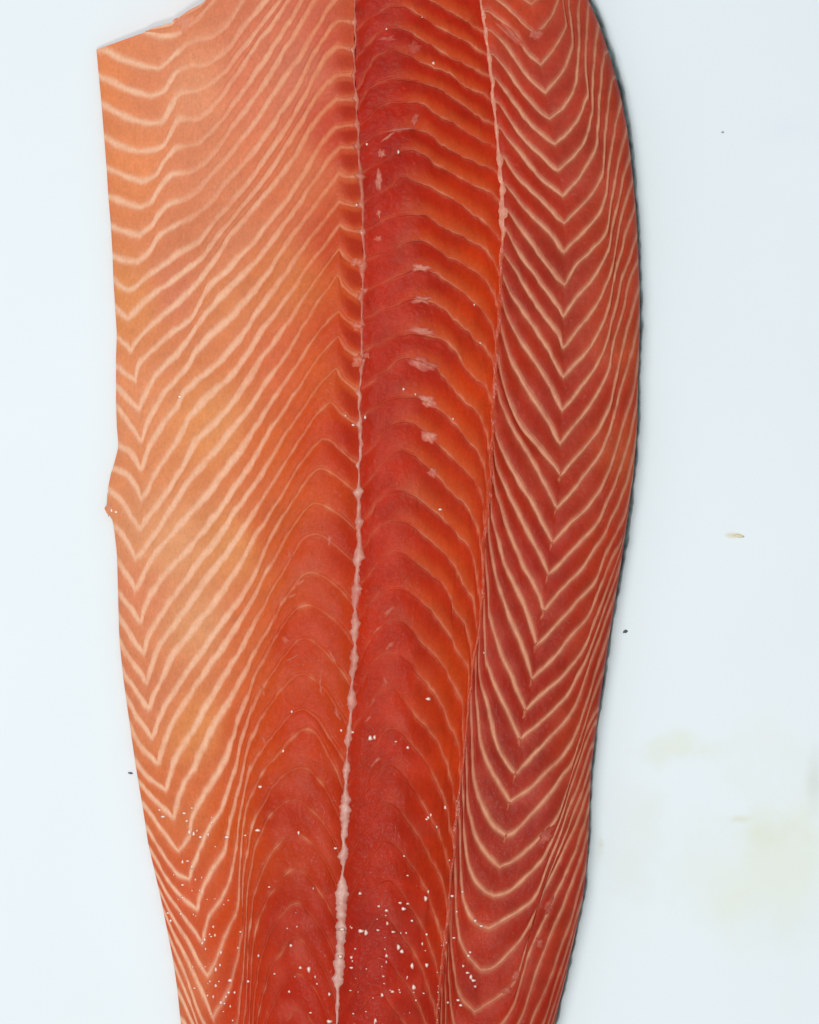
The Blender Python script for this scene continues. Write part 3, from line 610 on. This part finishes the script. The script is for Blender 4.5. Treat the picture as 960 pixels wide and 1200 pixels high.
cr.color_ramp.elements[0].color = (base[0]*.975, base[1]*.985, base[2]*.98, 1); cr.color_ramp.elements[1].color = base+(1,); L(nz.outputs[0], cr.inputs[0])
col = cr.outputs[0]
col = spot(900, 1000, 150, 170, (.79,.815,.72), .95, col, scale=30)
col = spot(885, 975, 70, 40, (.74,.76,.60), .6, col, scale=60)
col = spot(790, 880, 75, 30, (.77,.79,.66), .8, col, scale=60)
col = spot(745, 1010, 60, 130, (.785,.81,.755), .8, col, scale=40)
col = spot(955, 910, 16, 60, (.66,.68,.62), .6, col, scale=50)
col = spot(925, 150, 60, 30, (.78,.81,.84), .6, col, scale=50)
col = spot(705, 990, 9, 16, (.62,.60,.42), .7, col, scale=120)
col = spot(930, 1080, 70, 60, (.75,.79,.72), .45, col, scale=50)
col = spot(860, 627, 14, 5, (.72,.60,.36), .8, col, scale=160)
col = spot(868, 960, 22, 7, (.72,.70,.50), .6, col, scale=140)
L(col, b.inputs['Base Color']); b.inputs['Roughness'].default_value = .55; b.inputs['Specular IOR Level'].default_value = .3
n4 = N('ShaderNodeTexNoise'); n4.inputs['Scale'].default_value = 700; n4.inputs['Detail'].default_value = 3; L(tc.outputs['Object'], n4.inputs[0])
bp = N('ShaderNodeBump'); bp.inputs['Strength'].default_value = .12; bp.inputs['Distance'].default_value = .0004; L(n4.outputs[0], bp.inputs['Height']); L(bp.outputs[0], b.inputs['Normal'])
import bmesh
bm = bmesh.new(); bmesh.ops.create_cube(bm, size=1)
for v in bm.verts: v.co = Vector((v.co.x*.70, v.co.y*.86, v.co.z*.015-.0075))
bmesh.ops.bevel(bm, geom=bm.edges[:], offset=.003, segments=3, affect='EDGES', profile=.5)
me = bpy.data.meshes.new('cutting_board'); bm.to_mesh(me); bm.free(); me.materials.append(M_board)
bd = bpy.data.objects.new('cutting_board', me); COL.objects.link(bd)
bd['label'] = 'white plastic cutting board with faint yellowish stains under the salmon fillet'; bd['category'] = 'cutting board'

# scraps on the board
def scrap(name, px, py, rx, ry, h, ang, rgb, label, cat):
    m, nt, b = nodes(name+'_matter'); b.inputs['Base Color'].default_value = rgb+(1,); b.inputs['Roughness'].default_value = .45
    bm = bmesh.new(); bmesh.ops.create_icosphere(bm, subdivisions=2, radius=1)
    for v in bm.verts:
        q = 1+.35*mnoise.noise(v.co*1.7+Vector((px, py, 0)))
        v.co = Vector((v.co.x*rx*q*PX, v.co.y*ry*q*PX, max(-.15, v.co.z)*h*PX*q))
    for f in bm.faces: f.smooth = True
    me = bpy.data.meshes.new(name); bm.to_mesh(me); bm.free(); me.materials.append(m)
    o = bpy.data.objects.new(name, me); COL.objects.link(o); c = W3(px, py, 0); o.location = (c[0], c[1], .15*h*PX+.00002); o.rotation_euler.z = math.radians(ang)
    o['label'] = label; o['category'] = cat
scrap('skin_speck', 733, 740, 2.8, 1.9, 1.4, 20, (.07,.078,.08), 'tiny dark speck on the board just right of the fillet\'s dark skin edge', 'speck')
scrap('skin_speck', 847, 155, 1.7, 1.2, 1.0, 0, (.34,.36,.36), 'faint grey speck alone on the board at the upper right', 'speck')
scrap('skin_speck', 153, 906, 2.8, 1.4, 1.2, -10, (.13,.15,.16), 'small dark speck touching the board beside the fillet\'s left edge', 'speck')
scrap('fat_crumb', 866, 628, 6, 2.2, 1.0, -8, (.74,.64,.42), 'yellowish crumb of fat on the bare board right of the fillet', 'crumb')
